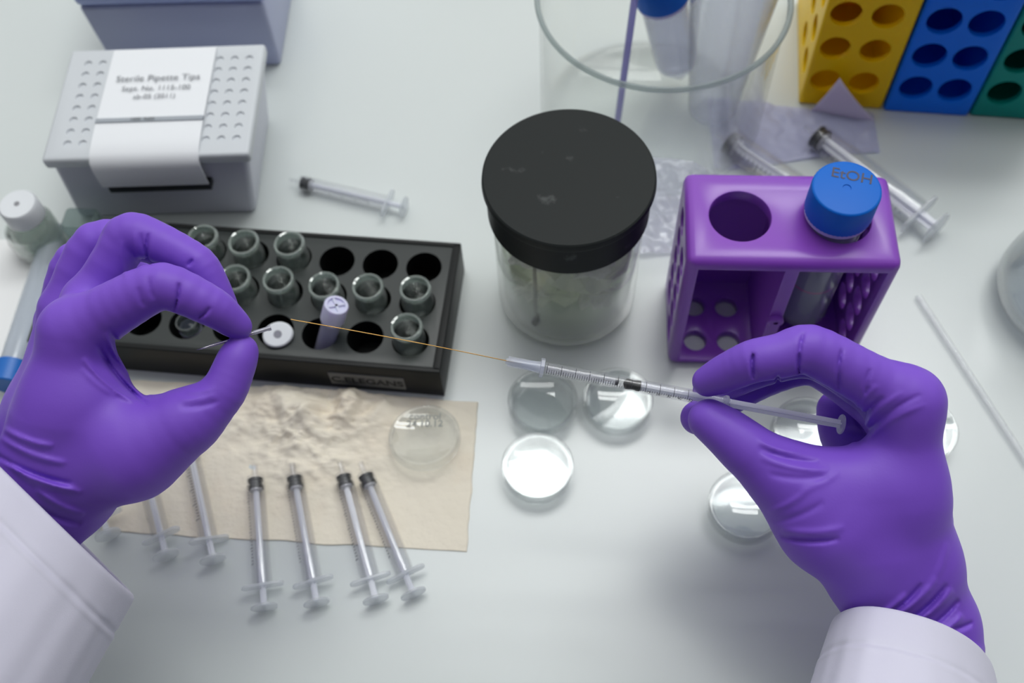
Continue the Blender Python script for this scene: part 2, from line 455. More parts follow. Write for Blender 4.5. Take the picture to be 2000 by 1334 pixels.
# ------------------------------------------------------------------ syringes
def ring_prof(r_out, r_in, x0, x1): return [(r_in, x0), (r_out, x0), (r_out, x1), (r_in, x1), (r_in, x0)]
def stadium(w, h, n=10):
    """outline in Y,Z of a flange: total width w (Y), height h (Z)"""
    r = h / 2; out = []
    for k in range(n + 1): a = -PI / 2 + PI * k / n; out.append(((w / 2 - r) + r * math.cos(a), r * math.sin(a)))
    for k in range(n + 1): a = PI / 2 + PI * k / n; out.append((-(w / 2 - r) + r * math.cos(a), r * math.sin(a)))
    return out
YZX = Matrix(((0, 0, 1, 0), (1, 0, 0, 0), (0, 1, 0, 0), (0, 0, 0, 1)))      # prism's x,y,z -> Y,Z,X
def make_syringe(name, L, r, xs, xf, label, cat, group, marks, flw, flh, thumb_r, rod_h, nozzle=.006, fillet=1, digits=False, printed='full', parts_mat=None):
    """L total length, r barrel radius, xs stopper position, xf flange position along the axis"""
    t = thing(name, label, cat, (0, 0, 0), Matrix.Identity(3), group)
    mb = MB()
    prof = [(.0009, 0), (.0016, 0), (.0019, nozzle * .95), (r * .55, nozzle), (r * .92, nozzle + .0012), (r, nozzle + .0030), (r, xf), (r * .86, xf), (r * .86, nozzle + .0035), (.0012, nozzle), (.0009, 0)]
    mb.lathe(prof, 40, ZX)
    mb.build('barrel', parts_mat or m_barrel, t, ang=45)
    fl = MB(); fl.prism(stadium(flw, flh), xf - .0004, xf + .0012, YZX)
    fl.build('flange', m_white_plastic, t, bevel=.0003)
    ri = r * .84
    MB().lathe([(0, xs - .0012), (ri * .6, xs - .0004), (ri, xs), (ri, xs + .0012), (ri * .86, xs + .0018), (ri * .86, xs + .0034), (ri, xs + .0040), (ri, xs + .0056), (0, xs + .0056)], 36, ZX).build('rubber_seal', m_rubber, t)
    pl = MB(); w = rod_h
    pl.box(xs + .0056, L - .001, -.0006, .0006, -w, w); pl.box(xs + .0056, L - .001, -w, w, -.0006, .0006)
    pl.lathe([(0, xs + .0056), (ri * .8, xs + .0056), (ri * .8, xs + .0066), (0, xs + .0066)], 30, ZX)
    p = pl.build('plunger', m_plunger, t)
    MB().lathe([(0, L - .0012), (thumb_r, L - .0012), (thumb_r, L), (0, L)], 36, ZX).build('thumb_rest', m_white_plastic, t, bevel=.0003)
    t_rest = [c for c in t.children if c.name.startswith('thumb_rest')][0]; sub(t_rest, p)
    sub([c for c in t.children if c.name.startswith('rubber_seal')][0], p)
    bar = [c for c in t.children if c.name.startswith('barrel')][0]
    sub([c for c in t.children if c.name.startswith('flange')][0], bar)
    g = MB()
    def mark(x, a0, a1, wd):
        n = 6; vs = []
        for k in range(n + 1):
            a = a0 + (a1 - a0) * k / n
            for dx in (-wd / 2, wd / 2): vs.append((x + dx, -(r * 1.012) * math.sin(a), (r * 1.012) * math.cos(a)))
        g.add(vs, [(2 * k, 2 * k + 1, 2 * k + 3, 2 * k + 2) for k in range(n)])
    return t, g, mark, bar

m_mark = mat('printed_marks', (.05, .05, .06, 1), rough=.6)
s3, g, mark, bar = make_syringe('syringe', .078, .0048, .0085, .066, '', 'syringe', 'small syringes lying in a row on the tissue', None, .021, .0062, .0066, .0015)
for k in range(26):
    mark(.013 + k * .0017, .75, 1.05 + (.35 if k % 5 == 0 else 0), .00034)
g.build('graduation', m_mark, bar)
syr = [((497, 908), (517, 1203), 'small syringe with black seal, leftmost of the four sharp ones on the tissue', 0),
       ((570, 905), (622, 1196), 'small syringe with black seal, second of the four on the tissue from the left', 1),
       ((664, 903), (739, 1190), 'small syringe whose black seal touches its right neighbour, third of four', 2),
       ((704, 903), (814, 1176), 'small syringe slanting most to the right, nearest the loose dish lid', 3),
       ((362, 838), (424, 1130), 'small syringe emerging from under the left glove, its barrel printed with black marks', 4),
       ((262, 836), (334, 1124), 'small syringe left of the printed one, short thick end showing below the glove', 5),
       ((135, 810), (226, 1090), 'small faint syringe beside the left coat cuff, mostly hidden by the glove', 6)]
first = True
def lay(o, a, b, z0, z1, L, roll=0, **k):
    pa = at(a[0], a[1], z0); pb = at(b[0], b[1], z1)
    d = (pb - pa).normalized()
    rot = frame(d) @ Matrix.Rotation(math.radians(roll), 3, 'X')
    return pa, rot, (pb - pa).length
for a, b_, lb, i in syr:
    pa, rot, ln = lay(s3, a, b_, .0075, .0068, .078, (-6, 5, -3, 8, -30, 12, 0)[i])
    if first:
        s3['label'] = lb; s3.matrix_world = Matrix.Translation(pa) @ rot.to_4x4(); first = False
    else: copy_tree(s3, pa, rot, lb)
    print('syr len', round(ln, 4))
pa, rot, ln = lay(s3, (566, 352), (806, 408), .0052, .0068, .078)
print('syr len', round(ln, 4))
o = copy_tree(s3, pa, rot, 'small syringe lying alone on the bare bench behind the black rack'); del o['group']

# two large syringes behind the purple rack
s10, g, mark, bar = make_syringe('large_syringe', .104, .0088, .010, .090, '', 'syringe', 'large syringes behind the purple rack', None, .030, .0110, .0105, .0034, nozzle=.008)
for k in range(20):
    mark(.020 + k * .0033, .9, 1.2 + (.4 if k % 5 == 0 else 0), .0003)
g.build('graduation', m_mark, bar)
pa, rot, ln = lay(s10, (1572, 248), (1822, 440), .0095, .0105, .104, 15)
print('L10', ln)
s10.matrix_world = Matrix.Translation(pa) @ rot.to_4x4(); s10['label'] = 'large clear syringe nearest the blue rack, its plunger end sticking out right'
pa, rot, ln = lay(s10, (1400, 262), (1672, 446), .0095, .0105, .104, -8)
print('L10', ln)
copy_tree(s10, pa, rot, 'large clear syringe partly hidden behind the blue capped tube, its black seal left')

# held syringe
A = dep(988, 705, .421); B = dep(1645, 829, .427)
HL = (B - A).length; u = HL / 666.0
held = thing('syringe', 'slim one millilitre syringe held in the right glove, drawn back, with clear needle hub', 'syringe', A, frame(B - A, Vector((0, -.35, 1))))
rb = 13.0 * u
x1, x2, x3 = 76 * u, 430 * u, HL
mb = MB().lathe([(rb * .45, x1 - 8 * u), (rb * .9, x1 - 3 * u), (rb, x1), (rb, x2), (rb * .84, x2), (rb * .84, x1 + 3 * u), (rb * .3, x1)], 48, ZX)
hbar = mb.build('barrel', clear('syringe_barrel_plastic', tint=(.985, .985, .99), haze=.035, haze_col=(.85, .87, .92), rough=.04), held, ang=45)
hb = MB().lathe([(rb * .18, 2 * u), (rb * .42, 0), (rb * .5, 10 * u), (rb * .62, 40 * u), (rb * .85, 60 * u), (rb * .95, 74 * u), (rb * .6, 74 * u), (rb * .3, 30 * u), (rb * .18, 2 * u)], 36, ZX)
hb.lathe([(rb * .9, 66 * u), (rb * 1.45, 67 * u), (rb * 1.45, 74 * u), (rb * .9, 75 * u)], 8, ZX)
for k in range(4):
    hb.box(4 * u, 60 * u, -rb * .06, rb * .06, rb * .3, rb * .78, Matrix.Rotation(k * PI / 2, 4, 'X'))
hb.build('needle_hub', clear('hub_plastic', tint=(.93, .94, .97), haze=.38, haze_col=(.86, .88, .95), rough=.15), held, ang=40)
fl = MB(); fl.prism(stadium(52 * u, 24 * u), x2 - 3 * u, x2 + 4 * u, YZX @ Matrix.Rotation(PI / 2, 4, 'Z'))
fl.build('flange', m_white_plastic, held, bevel=.0003)
ri = rb * .82; xs = 236 * u
MB().lathe([(0, xs - 6 * u), (ri * .5, xs - 4 * u), (ri, xs), (ri, xs + 7 * u), (ri * .88, xs + 9 * u), (ri * .88, xs + 18 * u), (ri, xs + 20 * u), (ri, xs + 27 * u), (0, xs + 27 * u)], 40, ZX).build('rubber_seal', m_rubber, held)
# inner glass rod with the dark end, seen through the barrel
MB().lathe([(0, x1 + 3 * u), (ri * .62, x1 + 3 * u), (ri * .62, xs - 22 * u), (0, xs - 22 * u)], 32, ZX).build('liquid_column', clear('held_liquid', tint=(.93, .93, .96), haze=.22, haze_col=(.86, .86, .92), rough=.02), held)
MB().lathe([(0, xs - 21.5 * u), (ri * .6, xs - 21 * u), (ri * .66, xs - 16 * u), (0, xs - 14 * u)], 32, ZX).build('dark_meniscus', mat('dark_grey_glass', (.06, .06, .08, 1), rough=.2), held)
pl = MB(); w = rb * .62
pl.box(xs + 27 * u, x3 - 3 * u, -.00035, .00035, -w, w); pl.box(xs + 27 * u, x3 - 3 * u, -w, w, -.00035, .00035)
for xx in (xs + 29 * u, x2 + 10 * u): pl.lathe([(0, xx), (w * 1.1, xx), (w * 1.1, xx + 2 * u), (0, xx + 2 * u)], 24, ZX)
pl.build('plunger', m_plunger, held)
MB().lathe([(0, x3 - 4 * u), (19 * u, x3 - 4 * u), (20 * u, x3 - 2 * u), (19 * u, x3), (0, x3)], 36, ZX).build('thumb_rest', m_white_plastic, held)
g = MB()
def hmark(x, a0, a1, wd, rr=rb * 1.01):
    n = 6; vs = []
    for k in range(n + 1):
        a = a0 + (a1 - a0) * k / n
        for dx in (-wd / 2, wd / 2): vs.append((x + dx, -rr * math.sin(a), rr * math.cos(a)))
    g.add(vs, [(2 * k, 2 * k + 1, 2 * k + 3, 2 * k + 2) for k in range(n)])
nm = 62
for k in range(nm):
    x = x1 + 4 * u + k * 4.6 * u
    if x > x2 - 60 * u: break
    if k % 6 == 0: hmark(x, -.75, .95, 1.0 * u)
    elif x < xs - 10 * u: hmark(x, .25, .95, .8 * u)
    else: hmark(x, .5, .9, .7 * u)
vs = []; 
g.build('graduation', m_mark, hbar)
for k, dch in enumerate(['10', '20', '30', '40', '50', '60']):
    text(dch, 8.5 * u, m_mark, Matrix.Translation((xs + (42 + 21 * k) * u, -rb * .80, rb * .66)) @ Matrix.Rotation(math.radians(48), 4, 'X'), 'printed_number', hbar, depth=.00002)
# golden capillary running from the hub toward the left hand
cap_tip = dep(568, 624, .405)
Rh = held.matrix_world.to_3x3().inverted()
pts = []
P0 = A + (B - A) * (30 / 666.0)
for k in range(25):
    f = k / 24
    p = P0.lerp(cap_tip, f) + Vector((0, 0, .0010)) * math.sin(PI * f)
    pts.append(Rh @ (p - A))
MB().tube(pts, .00019, 10).build('capillary', m_gold, held)

# needle pinched in the left hand
na, nb = dep(383, 684, .404), dep(529, 640, .413)
nd = thing('needle', 'short steel needle pinched between left thumb and index finger', 'needle', na, frame(nb - na))
nl = (nb - na).length
MB().lathe([(0, 0), (.00035, .0035), (.00045, .006), (.00045, nl * .5), (.00060, nl * .72), (.00060, nl)], 20, ZX).build('needle_shaft', m_steel, nd)
MB().lathe([(.00060, nl * .76), (.00085, nl * .77), (.00090, nl - .0015), (.0011, nl - .0011), (.0011, nl), (.0004, nl), (.0004, nl - .002)], 20, ZX).build('needle_eye', clear('needle_glass', tint=(.8, .8, .85), haze=.5, haze_col=(.7, .7, .78), rough=.1), nd)

# ------------------------------------------------------------------ petri dishes
def make_dish():
    t = thing('petri_dish', '', 'petri dish', (0, 0, 0), group='small petri dishes on the bench')
    r = .0172
    MB().lathe([(0, .0006), (r - .0006, .0006), (r, .0014), (r, .0112), (r - .0009, .0112), (r - .0009, .0018), (0, .0016)], 72).build('dish_base', m_dish, t, ang=40)
    r = .0190
    MB().lathe([(0, .0118), (r - .0012, .0118), (r - .0009, .0045), (r, .0045), (r, .0122), (r - .0008, .0130), (r - .002, .0130), (r - .0026, .0126), (0, .0126)], 72).build('dish_lid', m_dish, t, ang=40)
    return t
dish = make_dish()
dd = [((1050, 908), 'closed petri dish in front, its lid shining plain white'), ((1060, 780), 'closed petri dish under the syringe barrel, its lid mostly see-through'),
      ((1207, 778), 'closed petri dish beneath the black seal of the held syringe, lid half white'), ((1457, 985), 'closed petri dish partly covered by the right thumb and palm'),
      ((1580, 838), 'petri dish seen through the gap between right thumb and fingers'), ((1800, 835), 'petri dish whose edge shows right of the right hand knuckle')]
for k, ((x, y), lb) in enumerate(dd):
    p = at(x, y, .0128); p.z = .0003
    tl = (Matrix.Rotation(math.radians((0, 0, 0, 0, 0, 0)[k]), 3, 'X'))
    if k == 0: dish.matrix_world = Matrix.Translation(p) @ tl.to_4x4(); dish['label'] = lb
    else: copy_tree(dish, p, tl, lb)
# loose lid on the tissue with pen writing
p = at(830, 858, .006)
ld = thing('dish_lid', 'loose clear dish lid with faint pen writing lying on the tissue', 'lid', (p.x, p.y, .0046), Matrix.Rotation(math.radians(-7), 3, 'X'))
r = .0192
MB().lathe([(0, .0048), (r - .0016, .0048), (r - .0011, .0), (r, .0), (r, .0054), (r - .0008, .0062), (r - .0020, .0062), (r - .0026, .0057), (0, .0057)], 72).build('lid_plate', m_dish, ld, ang=40)
for s_, yy in (('control', .0112), ('24.10.12', .0066)):
    text(s_, .0058, mat('pen_grey', (.30, .31, .29, 1), rough=.7), Matrix.Translation((0, yy, .0062)), 'pen_writing', ld, bold=.00008)

# ------------------------------------------------------------------ jar with the black lid
jp = at(1111, 341, .110)
jx, jy = jp.x, jp.y
jar = thing('glass_jar', 'wide glass jar with a flat black screw lid', 'jar', (jx, jy, 0))
R_ = .0395
MB().lathe([(0, .0015), (R_ - .009, .001), (R_ - .003, .003), (R_, .008), (R_, .074), (R_ - .002, .080), (R_ - .004, .085), (R_ - .004, .098),
            (R_ - .0065, .098), (R_ - .0065, .084), (R_ - .003, .074), (R_ - .003, .010), (R_ - .008, .006), (0, .0055)], 96).build('jar_body', m_glass, jar, ang=60)
MB().lathe([(0, .0935), (R_ - .0015, .0935), (R_ - .0010, .083), (R_ + .0010, .083), (R_ + .0022, .0845), (R_ + .0022, .1045), (R_ + .0036, .1050), (R_ + .0040, .1065), (R_ + .0036, .1095), (R_ + .0028, .110), (0, .110)], 128).build('jar_lid', m_lid, jar, ang=30)
# crumpled clear wraps and a swab inside
def blob(name, c, sc, m, seed, amp=.35):
    bm = bmesh.new(); bmesh.ops.create_icosphere(bm, subdivisions=3, radius=1)
    for v in bm.verts:
        n1 = noise.fractal(v.co * 2.3 + Vector((seed, 0, 0)), .6, 2, 5)
        v.co *= 1 + amp * n1 * 1.4
        v.co = Vector((v.co.x * sc[0], v.co.y * sc[1], v.co.z * sc[2]))
        rr = math.hypot(v.co.x, v.co.y)
        if rr > .0265: v.co.x *= .0265 / rr; v.co.y *= .0265 / rr
        v.co.z = max(-.0215, min(.0215, v.co.z))
    me = bpy.data.meshes.new(name); bm.to_mesh(me); bm.free()
    me.materials.append(m)
    o = bpy.data.objects.new(name, me); COL.objects.link(o); o.location = c
    return o
m_wrap = clear('jar_wrap', tint=(.84, .87, .80), haze=.62, haze_col=(.90, .91, .82), rough=.04)
o = blob('plastic_wrap', (jx - .006, jy + .004, .028), (.028, .026, .020), m_wrap, 1.0); tag(o, 'crumpled clear wrap at the bottom of the glass jar', 'wrap', 'crumpled wraps inside the jar')
o = blob('plastic_wrap', (jx + .008, jy - .006, .056), (.026, .026, .020), m_wrap, 7.0); tag(o, 'crumpled clear wrap just below the black lid inside the jar', 'wrap', 'crumpled wraps inside the jar')
o = blob('plastic_wrap', (jx + .002, jy + .002, .0715), (.024, .024, .008), m_wrap, 12.0); tag(o, 'flattened clear wrap topmost inside the jar, touching the neck', 'wrap', 'crumpled wraps inside the jar')
m_glint = clear('jar_glint', tint=(.9, .92, .9), haze=.85, haze_col=(.97, .97, .93), rough=.08)  # opaque white for added blobs that imitate bright refractions in the jar
for (qx, qy, qz, sc_, sd_, lb_) in ((1008, 528, .066, (.011, .006, .007), 3.0, 'added white piece imitating a bright refraction, high at the left inside the glass jar'),
                                   (1172, 545, .064, (.010, .006, .008), 9.0, 'added white piece imitating a bright refraction, high at the right inside the glass jar'),
                                   (985, 600, .030, (.008, .005, .006), 15.0, 'small added white piece imitating a highlight, low at the left inside the glass jar'),
                                   (1188, 610, .030, (.008, .006, .007), 21.0, 'small added white piece imitating a highlight, low at the right inside the glass jar')):
    p = at(qx, qy, qz); v = Vector((p.x - jx, p.y - jy, 0))
    if v.length > .0265: v *= .0265 / v.length
    o = blob('plastic_wrap', (jx + v.x, jy + v.y, qz), sc_, m_glint, sd_, amp=.5); tag(o, lb_, 'wrap', 'crumpled wraps inside the jar')
sw = thing('swab_stick', 'thin grey stick with a dark tip standing inside the glass jar', 'stick', (jx - .018, jy - .029, .018))
MB().tube([(0, 0, 0), (-.0, .002, .052)], .0011, 10).build('stick', mat('grey_stick', rgb(140, 142, 130), rough=.5), sw)
MB().lathe([(0, -.003), (.0026, -.002), (.0030, 0), (.0020, .003), (0, .003)], 20).build('tip', m_rubber, sw)
# liquid with pale tint at the jar bottom
lq = MB().lathe([(0, .0065), (R_ - .0095, .0065), (R_ - .0045, .0105), (R_ - .0035, .012), (R_ - .0035, .046), (0, .046)], 64).build('jar_liquid', clear('jar_water', tint=(.96, .97, .94), haze=.02, haze_col=(.6, .64, .56), rough=.02, bump=(50, .3, .002)), jar, ang=60)

# ------------------------------------------------------------------ purple tube rack
FL = at(1303, 712, 0)
px_ = at(1755, 520, .1) - at(1345, 512, .1); px_.z = 0
prR = frame(px_)
pr = thing('tube_rack', 'purple plastic tube rack with two large round openings on top', 'rack', FL, prR)
PW, PD, PH = .1010, .0550, .103
print('purple w', px_.length)
outer = MB().box(0, PW, 0, PD, 0, PH).build('rack_shell', m_purple, pr, bevel=.0045)
c = MB()
c.box(.0060, PW / 2 - .0035, -.01, PD - .0035, .0055, PH - .0070)
c.box(PW / 2 + .0035, PW - .0060, -.01, PD - .0035, .0055, PH - .0070)
cut(outer, c)
c = MB()
for x in (.0263, PW - .0270): c.lathe([(0, PH - .02), (.0150, PH - .02), (.0150, PH + .002), (.0156, PH + .003), (0, PH + .004)], 64, T(x, PD / 2, 0))
for x0 in (0, PW / 2):
    for ix in range(2):
        for iy in range(2): c.lathe([(0, -.01), (.0062, -.01), (.0062, .02), (0, .02)], 32, T(x0 + .0155 + ix * .0185, .013 + iy * .0225, 0))
RX = Matrix.Rotation(math.radians(90), 4, 'Y')
for xw in (.003, PW - .003):
    for ky, kz, off in [(0, z, 0) for z in range(5)] + [(1, z, .0085) for z in range(5)]:
        c.lathe([(0, -.008), (.0074, -.008), (.0074, .008), (0, .008)], 6 if False else 28, T(xw, .0155 + ky * .0185, .014 + kz * .0165 + off) @ RX)
cut(outer, c, bevel=0)
b2 = outer.modifiers.new('bv', 'BEVEL'); b2.width = .0006; b2.segments = 2; b2.limit_method = 'ANGLE'; b2.angle_limit = math.radians(50); bake(outer); finish(outer)
# raised peg on the middle post
MB().lathe([(.0012, -.002), (.0040, -.002), (.0040, .0015), (.0034, .002), (.0012, .002)], 24, T(PW / 2, -.0005, .052) @ Matrix.Rotation(PI / 2, 4, 'X')).build('post_peg', m_purple, pr)
def tube50(label, M, cap_m=m_bluecap, L=.112, group=None):
    """origin at the tube's tip, axis +Z"""
    t = thing('centrifuge_tube', label, 'tube', M.to_translation(), M.to_3x3(), group)
    MB().lathe([(0, 0), (.0035, .0003), (.0135, .0145), (.0140, .018), (.0140, L), (.0130, L), (.0130, .018), (.0125, .0155), (0, .0015)], 56).build('tube_body', clear('tube_plastic', tint=(.9, .91, .95), haze=.22, haze_col=(.75, .76, .84), rough=.1), t, ang=50)
    MB().lathe([(.0140, L - .0120), (.0156, L - .0117), (.0156, L - .0020), (.0140, L - .0020)], 56).build('tube_collar', m_lilac, t)
    cp = MB(); n = 96; 
    cp.lathe([(.0144, L - .0090), (.0162, L - .0090), (.0162, L + .0065), (.0157, L + .0074), (.0148, L + .0076), (.0020, L + .0076), (.0018, L + .0072), (0, L + .0072)], n)
    o = cp.build('screw_cap', cap_m, t, ang=50); t['cap_name'] = o.name
    for v in o.data.vertices:
        rr = math.hypot(v.co.x, v.co.y)
        if rr > .0161:
            k = round(math.atan2(v.co.y, v.co.x) / (2 * PI / n))
            if k % 2: v.co.x *= .985; v.co.y *= .985
    return t
hole = FL + prR @ Vector((PW - .0270, PD / 2, 0))
t5 = tube50('blue capped centrifuge tube standing in the purple rack, handwriting on its cap', Matrix.Translation((hole.x - .0020, hole.y + .0005, .006)) @ prR.to_4x4())
MB().lathe([(0, .003), (.0030, .003), (.0122, .0155), (.0127, .018), (.0127, .048), (0, .048)], 48).build('liquid', m_liquid, t5)
MB().lathe([(.01285, .0470), (.01285, .0485)], 48).build('pink_band', m_pink, t5)
text('EtOH', .0082, mat('marker_brown', (.07, .065, .10, 1), rough=.6), Matrix.Translation((.0030, .0068, .1197)) @ Matrix.Rotation(math.radians(-14), 4, 'Z'), 'marker_writing', bpy.data.objects[t5['cap_name']], bold=.00004)

# ------------------------------------------------------------------ coloured racks at the back
RKDIR = at(1890, 226, 0) - at(1558, 203, 0)
def color_rack(pL, pR, m, label, cols, zs, hr, Hh=.175):
    a = at(*pL, 0); b_ = at(*pR, 0)
    d = b_ - a; w = d.length - .0006
    t = thing('tube_rack', label, 'rack', a + d.normalized() * .0003, frame(RKDIR), 'coloured tube racks standing side by side at the back')
    D = .095
    o = MB().box(0, w, 0, D, 0, Hh).build('rack_shell', m, t, bevel=.002)
    c = MB(); c.box(.0032, w - .0032, .0035, D - .0035, .0035, Hh - .0035)
    cut(o, c)
    c = MB()
    for x in cols:
        for z in zs: c.lathe([(0, -.01), (hr, -.01), (hr, .01), (0, .01)], 40, T(x * w, 0, z) @ Matrix.Rotation(PI / 2, 4, 'X'))
    cut(o, c)
    c = MB()
    for y in ((.0165, .040) if m is m_yellow else ()):
        for z in zs: c.lathe([(0, -.01), (hr * .9, -.01), (hr * .9, .01), (0, .01)], 40, T(0, y, z) @ Matrix.Rotation(PI / 2, 4, 'Y'))
    if c.v: cut(o, c)
    return t
zz = [.0225 + .0272 * k for k in range(6)]
yr = color_rack((1558, 203), (1722, 216), m_yellow, 'yellow tube rack standing left of the blue one', (.23, .68), zz, .0092)
br = color_rack((1724, 217), (1890, 226), m_blue, 'blue tube rack standing between the yellow and the green one', (.26, .71), zz, .0100)
tr_ = color_rack((1892, 227), (2058, 235), m_teal, 'dark green tube rack cut by the right edge of the picture', (.26, .71), zz, .0100)
for rk_, m_in in ((br, m_blue), (tr_, m_teal)): pass

# ------------------------------------------------------------------ pipette tip boxes
def skew_box(bot, top, z1):
    """bot, top: 4 points each (front-left, front-right, back-right, back-left)"""
    vs = list(bot) + list(top)
    return vs, [(3, 2, 1, 0), (4, 5, 6, 7), (0, 1, 5, 4), (1, 2, 6, 5), (2, 3, 7, 6), (3, 0, 4, 7)]
o0 = at(85, 310, .062); exv = Vector((1, .010, 0)); TW = .1170; o0.z = 0
tbR = frame(exv)
tb = thing('tip_box', 'pale pipette tip box with a printed white label sleeve over its top', 'box', o0, tbR)
TH = .062; TD = .084
hw = .0035
vs, fs = skew_box([(hw - .009, hw, 0), (TW - hw - .007, hw, 0), (TW - hw - .007, TD - hw, 0), (hw - .009, TD - hw, 0)], [(.001, .001, TH - .007), (TW - .001, .001, TH - .007), (TW - .001, TD - .001, TH - .007), (.001, TD - .001, TH - .007)], 0)
MB().add(vs, fs).build('box_base', m_box, tb, bevel=.004)
tray = MB().box(-.0015, TW + .0015, -.0015, TD + .0015, TH - .008, TH).build('tip_tray', m_boxtop, tb, bevel=.0022)
c = MB()
for i in range(12):
    for j in range(8): c.lathe([(0, TH - .0009), (.0021, TH - .0011), (.0029, TH + .001), (0, TH + .001)], 18, T(.0115 + i * .00895, .0105 + j * .00895, 0))
cut(tray, c)
# row seams moulded in the tray lip
sl = MB()
x0, x1 = .0265, .0895
zt = TH + .0010
path = [(TD - .002, zt), (.020, zt + .0006), (.010, zt + .0002), (.002, zt - .0005), (-.0028, zt - .003), (-.0042, zt - .008), (-.0042, .0450), (-.0038, .0400)]
vs = []; n = len(path)
for (y, z) in path: vs += [(x0 - (.0 if y > 0 else .0), y, z), (x1, y, z)]
sl.add(vs, [(2 * k, 2 * k + 1, 2 * k + 3, 2 * k + 2) for k in range(n - 1)])
so = sl.build('label_sleeve', m_card, tb, ang=60)
sd = so.modifiers.new('s', 'SOLIDIFY'); sd.thickness = .0007; sd.offset = 1; bake(so); finish(so, ang=60)
MB().box(x0, x1, .0232, .0262, zt + .0004, zt + .0021).build('grey_strip', mat('grey_strip_card', rgb(160, 166, 174), rough=.6), tb, smooth=False)
MB().box(x0 + .003, x1 + .0005, -.0046, 0.0050, .0350, .0390).build('dark_slot', m_dark, tb, smooth=False)
xm = (x0 + x1) / 2
for s_, yy, sz in (('Sterile Pipette Tips', .0570, .0066), ('Sept. No. 1115-100', .0490, .0052), ('ab-05 (2011)', .0425, .0049)):
    text(s_, sz, mat('label_print', (.22, .23, .25, 1), rough=.7), Matrix.Translation((xm, yy, zt + .0018)), 'label_print', so, depth=.00002)
text('1000  Refill', .0032, m_greyink, Matrix.Translation((xm - .004, .0247, zt + .0023)), 'label_print', so, depth=.00002)
# rear box
o1 = at(555, 131, 0) + Vector((-.1195, 0, 0)); ex1 = Vector((.1195, -.001, 0))
rb2 = thing('tip_box', 'blue grey tip box with a pale blue lid behind the labelled box', 'box', o1, frame(ex1))
W2 = ex1.length; print('rear w', W2)
vs, fs = skew_box([(.002, .002, 0), (W2 - .002, .002, 0), (W2 - .002, .086, 0), (.002, .086, 0)], [(0, 0, .057), (W2, 0, .057), (W2, .088, .057), (0, .088, .057)], 0)
MB().add(vs, fs).build('box_base', m_bluegrey, rb2, bevel=.003)
MB().box(-.001, W2 + .001, -.001, .089, .0575, .070).build('box_lid', m_bluelid, rb2, bevel=.004)

# ------------------------------------------------------------------ glass bowl, tube and stick at the back
bc = at(1295, -8, .10)
bk = thing('glass_beaker', 'wide clear glass beaker at the back whose round rim shows at the top', 'beaker', (bc.x, bc.y, 0))
RB = .0712
MB().lathe([(0, .001), (RB - .012, .001), (RB - .003, .004), (RB - .001, .010), (RB - .001, .094), (RB, .098), (RB + .0014, .0995), (RB + .0012, .1012), (RB - .0008, .1012), (RB - .0025, .098), (RB - .003, .094), (RB - .003, .010), (RB - .012, .003), (0, .003)], 128).build('beaker_body', clear('beaker_glass', tint=(.985, .99, .985), haze=.01, rough=.02, ior=1.35), bk, ang=60)
rm = MB(); n = 128
MB().lathe([(RB - .0018, .0992), (RB - .0006, .0985), (RB + .0012, .0990), (RB + .0016, .1004), (RB + .0004, .1018), (RB - .0012, .1014), (RB - .0018, .0992)], 128).build('beaker_rim', clear('rim_glass', tint=(.72, .76, .76), haze=.35, haze_col=(.62, .68, .68), rough=.05), bk)
# conical cup standing in it
cc = at(1385, 222, .004)
cup = thing('conical_cup', 'translucent tapering plastic cup standing inside the wide glass beaker', 'cup', (cc.x + .002, cc.y + .004, .0035))
MB().lathe([(0, 0), (.0145, 0), (.0152, .002), (.027, .115), (.0285, .117), (.0275, .118), (.0260, .115), (.0140, .003), (0, .002)], 64).build('cup_body', clear('cup_plastic', tint=(.93, .94, .97), haze=.16, haze_col=(.78, .8, .86), rough=.12), cup, ang=50)
tA = at(1345, 190, .012); tB = at(1303, 4, .094)
dd_ = (tB - tA).normalized()
fr_ = frame(dd_) @ ZX.to_3x3()
tube50('blue capped centrifuge tube leaning inside the glass beaker', Matrix.Translation(tB - dd_ * .086 + Vector((-.004, .018, .002))) @ fr_.to_4x4(), L=.080)
print('lean tip z', (tB - dd_ * .086)[2])
# violet stick
s0 = at(1206, 238, .0045); s1 = at(1241, -14, .112)
so_ = MB().tube([s0, s0.lerp(s1, .5), s1, s1 + (s1 - s0) * .15], .0021, 14).build('stirring_stick', m_stick)
tag(so_, 'thin violet plastic stick leaning upward in the glass beaker, behind the black lid', 'stick')

# ------------------------------------------------------------------ wrappers
def sheet(name, corners, amp, seed, m, label, group, n=60, freq=45, z0=.001, lift=None):
    vs, fs = [], []
    for j in range(n + 1):
        for i in range(n + 1):
            u_, v_ = i / n, j / n
            p = (corners[0] * (1 - u_) + corners[1] * u_) * (1 - v_) + (corners[3] * (1 - u_) + corners[2] * u_) * v_
            q = Vector((p.x * freq, p.y * freq, seed))
            z = abs(noise.fractal(q, 1, 2, 3)) * amp
            dx = noise.noise(q * .5) * .003
            vs.append((p.x + dx, p.y + noise.noise(q * .5 + Vector((9, 0, 0))) * .003, z0 + z + p.z))
    for j in range(n):
        for i in range(n):
            a = j * (n + 1) + i; fs.append((a, a + 1, a + n + 2, a + n + 1))
    o = MB().add(vs, fs).build(name, m, None, ang=70)
    sd = o.modifiers.new('s', 'SOLIDIFY'); sd.thickness = .00015; bake(o); finish(o, ang=70)
    return tag(o, label, 'wrapper', group)
sheet('syringe_wrapper', [at(1392, 330, 0), at(1716, 300, 0), at(1704, 228, 0), at(1380, 196, 0)], .0035, 2.0, clear('white_wrapper', tint=(.9, .9, 1), haze=.62, haze_col=(.80, .81, .95), rough=.4),
      'milky white wrapper under the black seals of the large syringes', 'opened syringe wrappers')
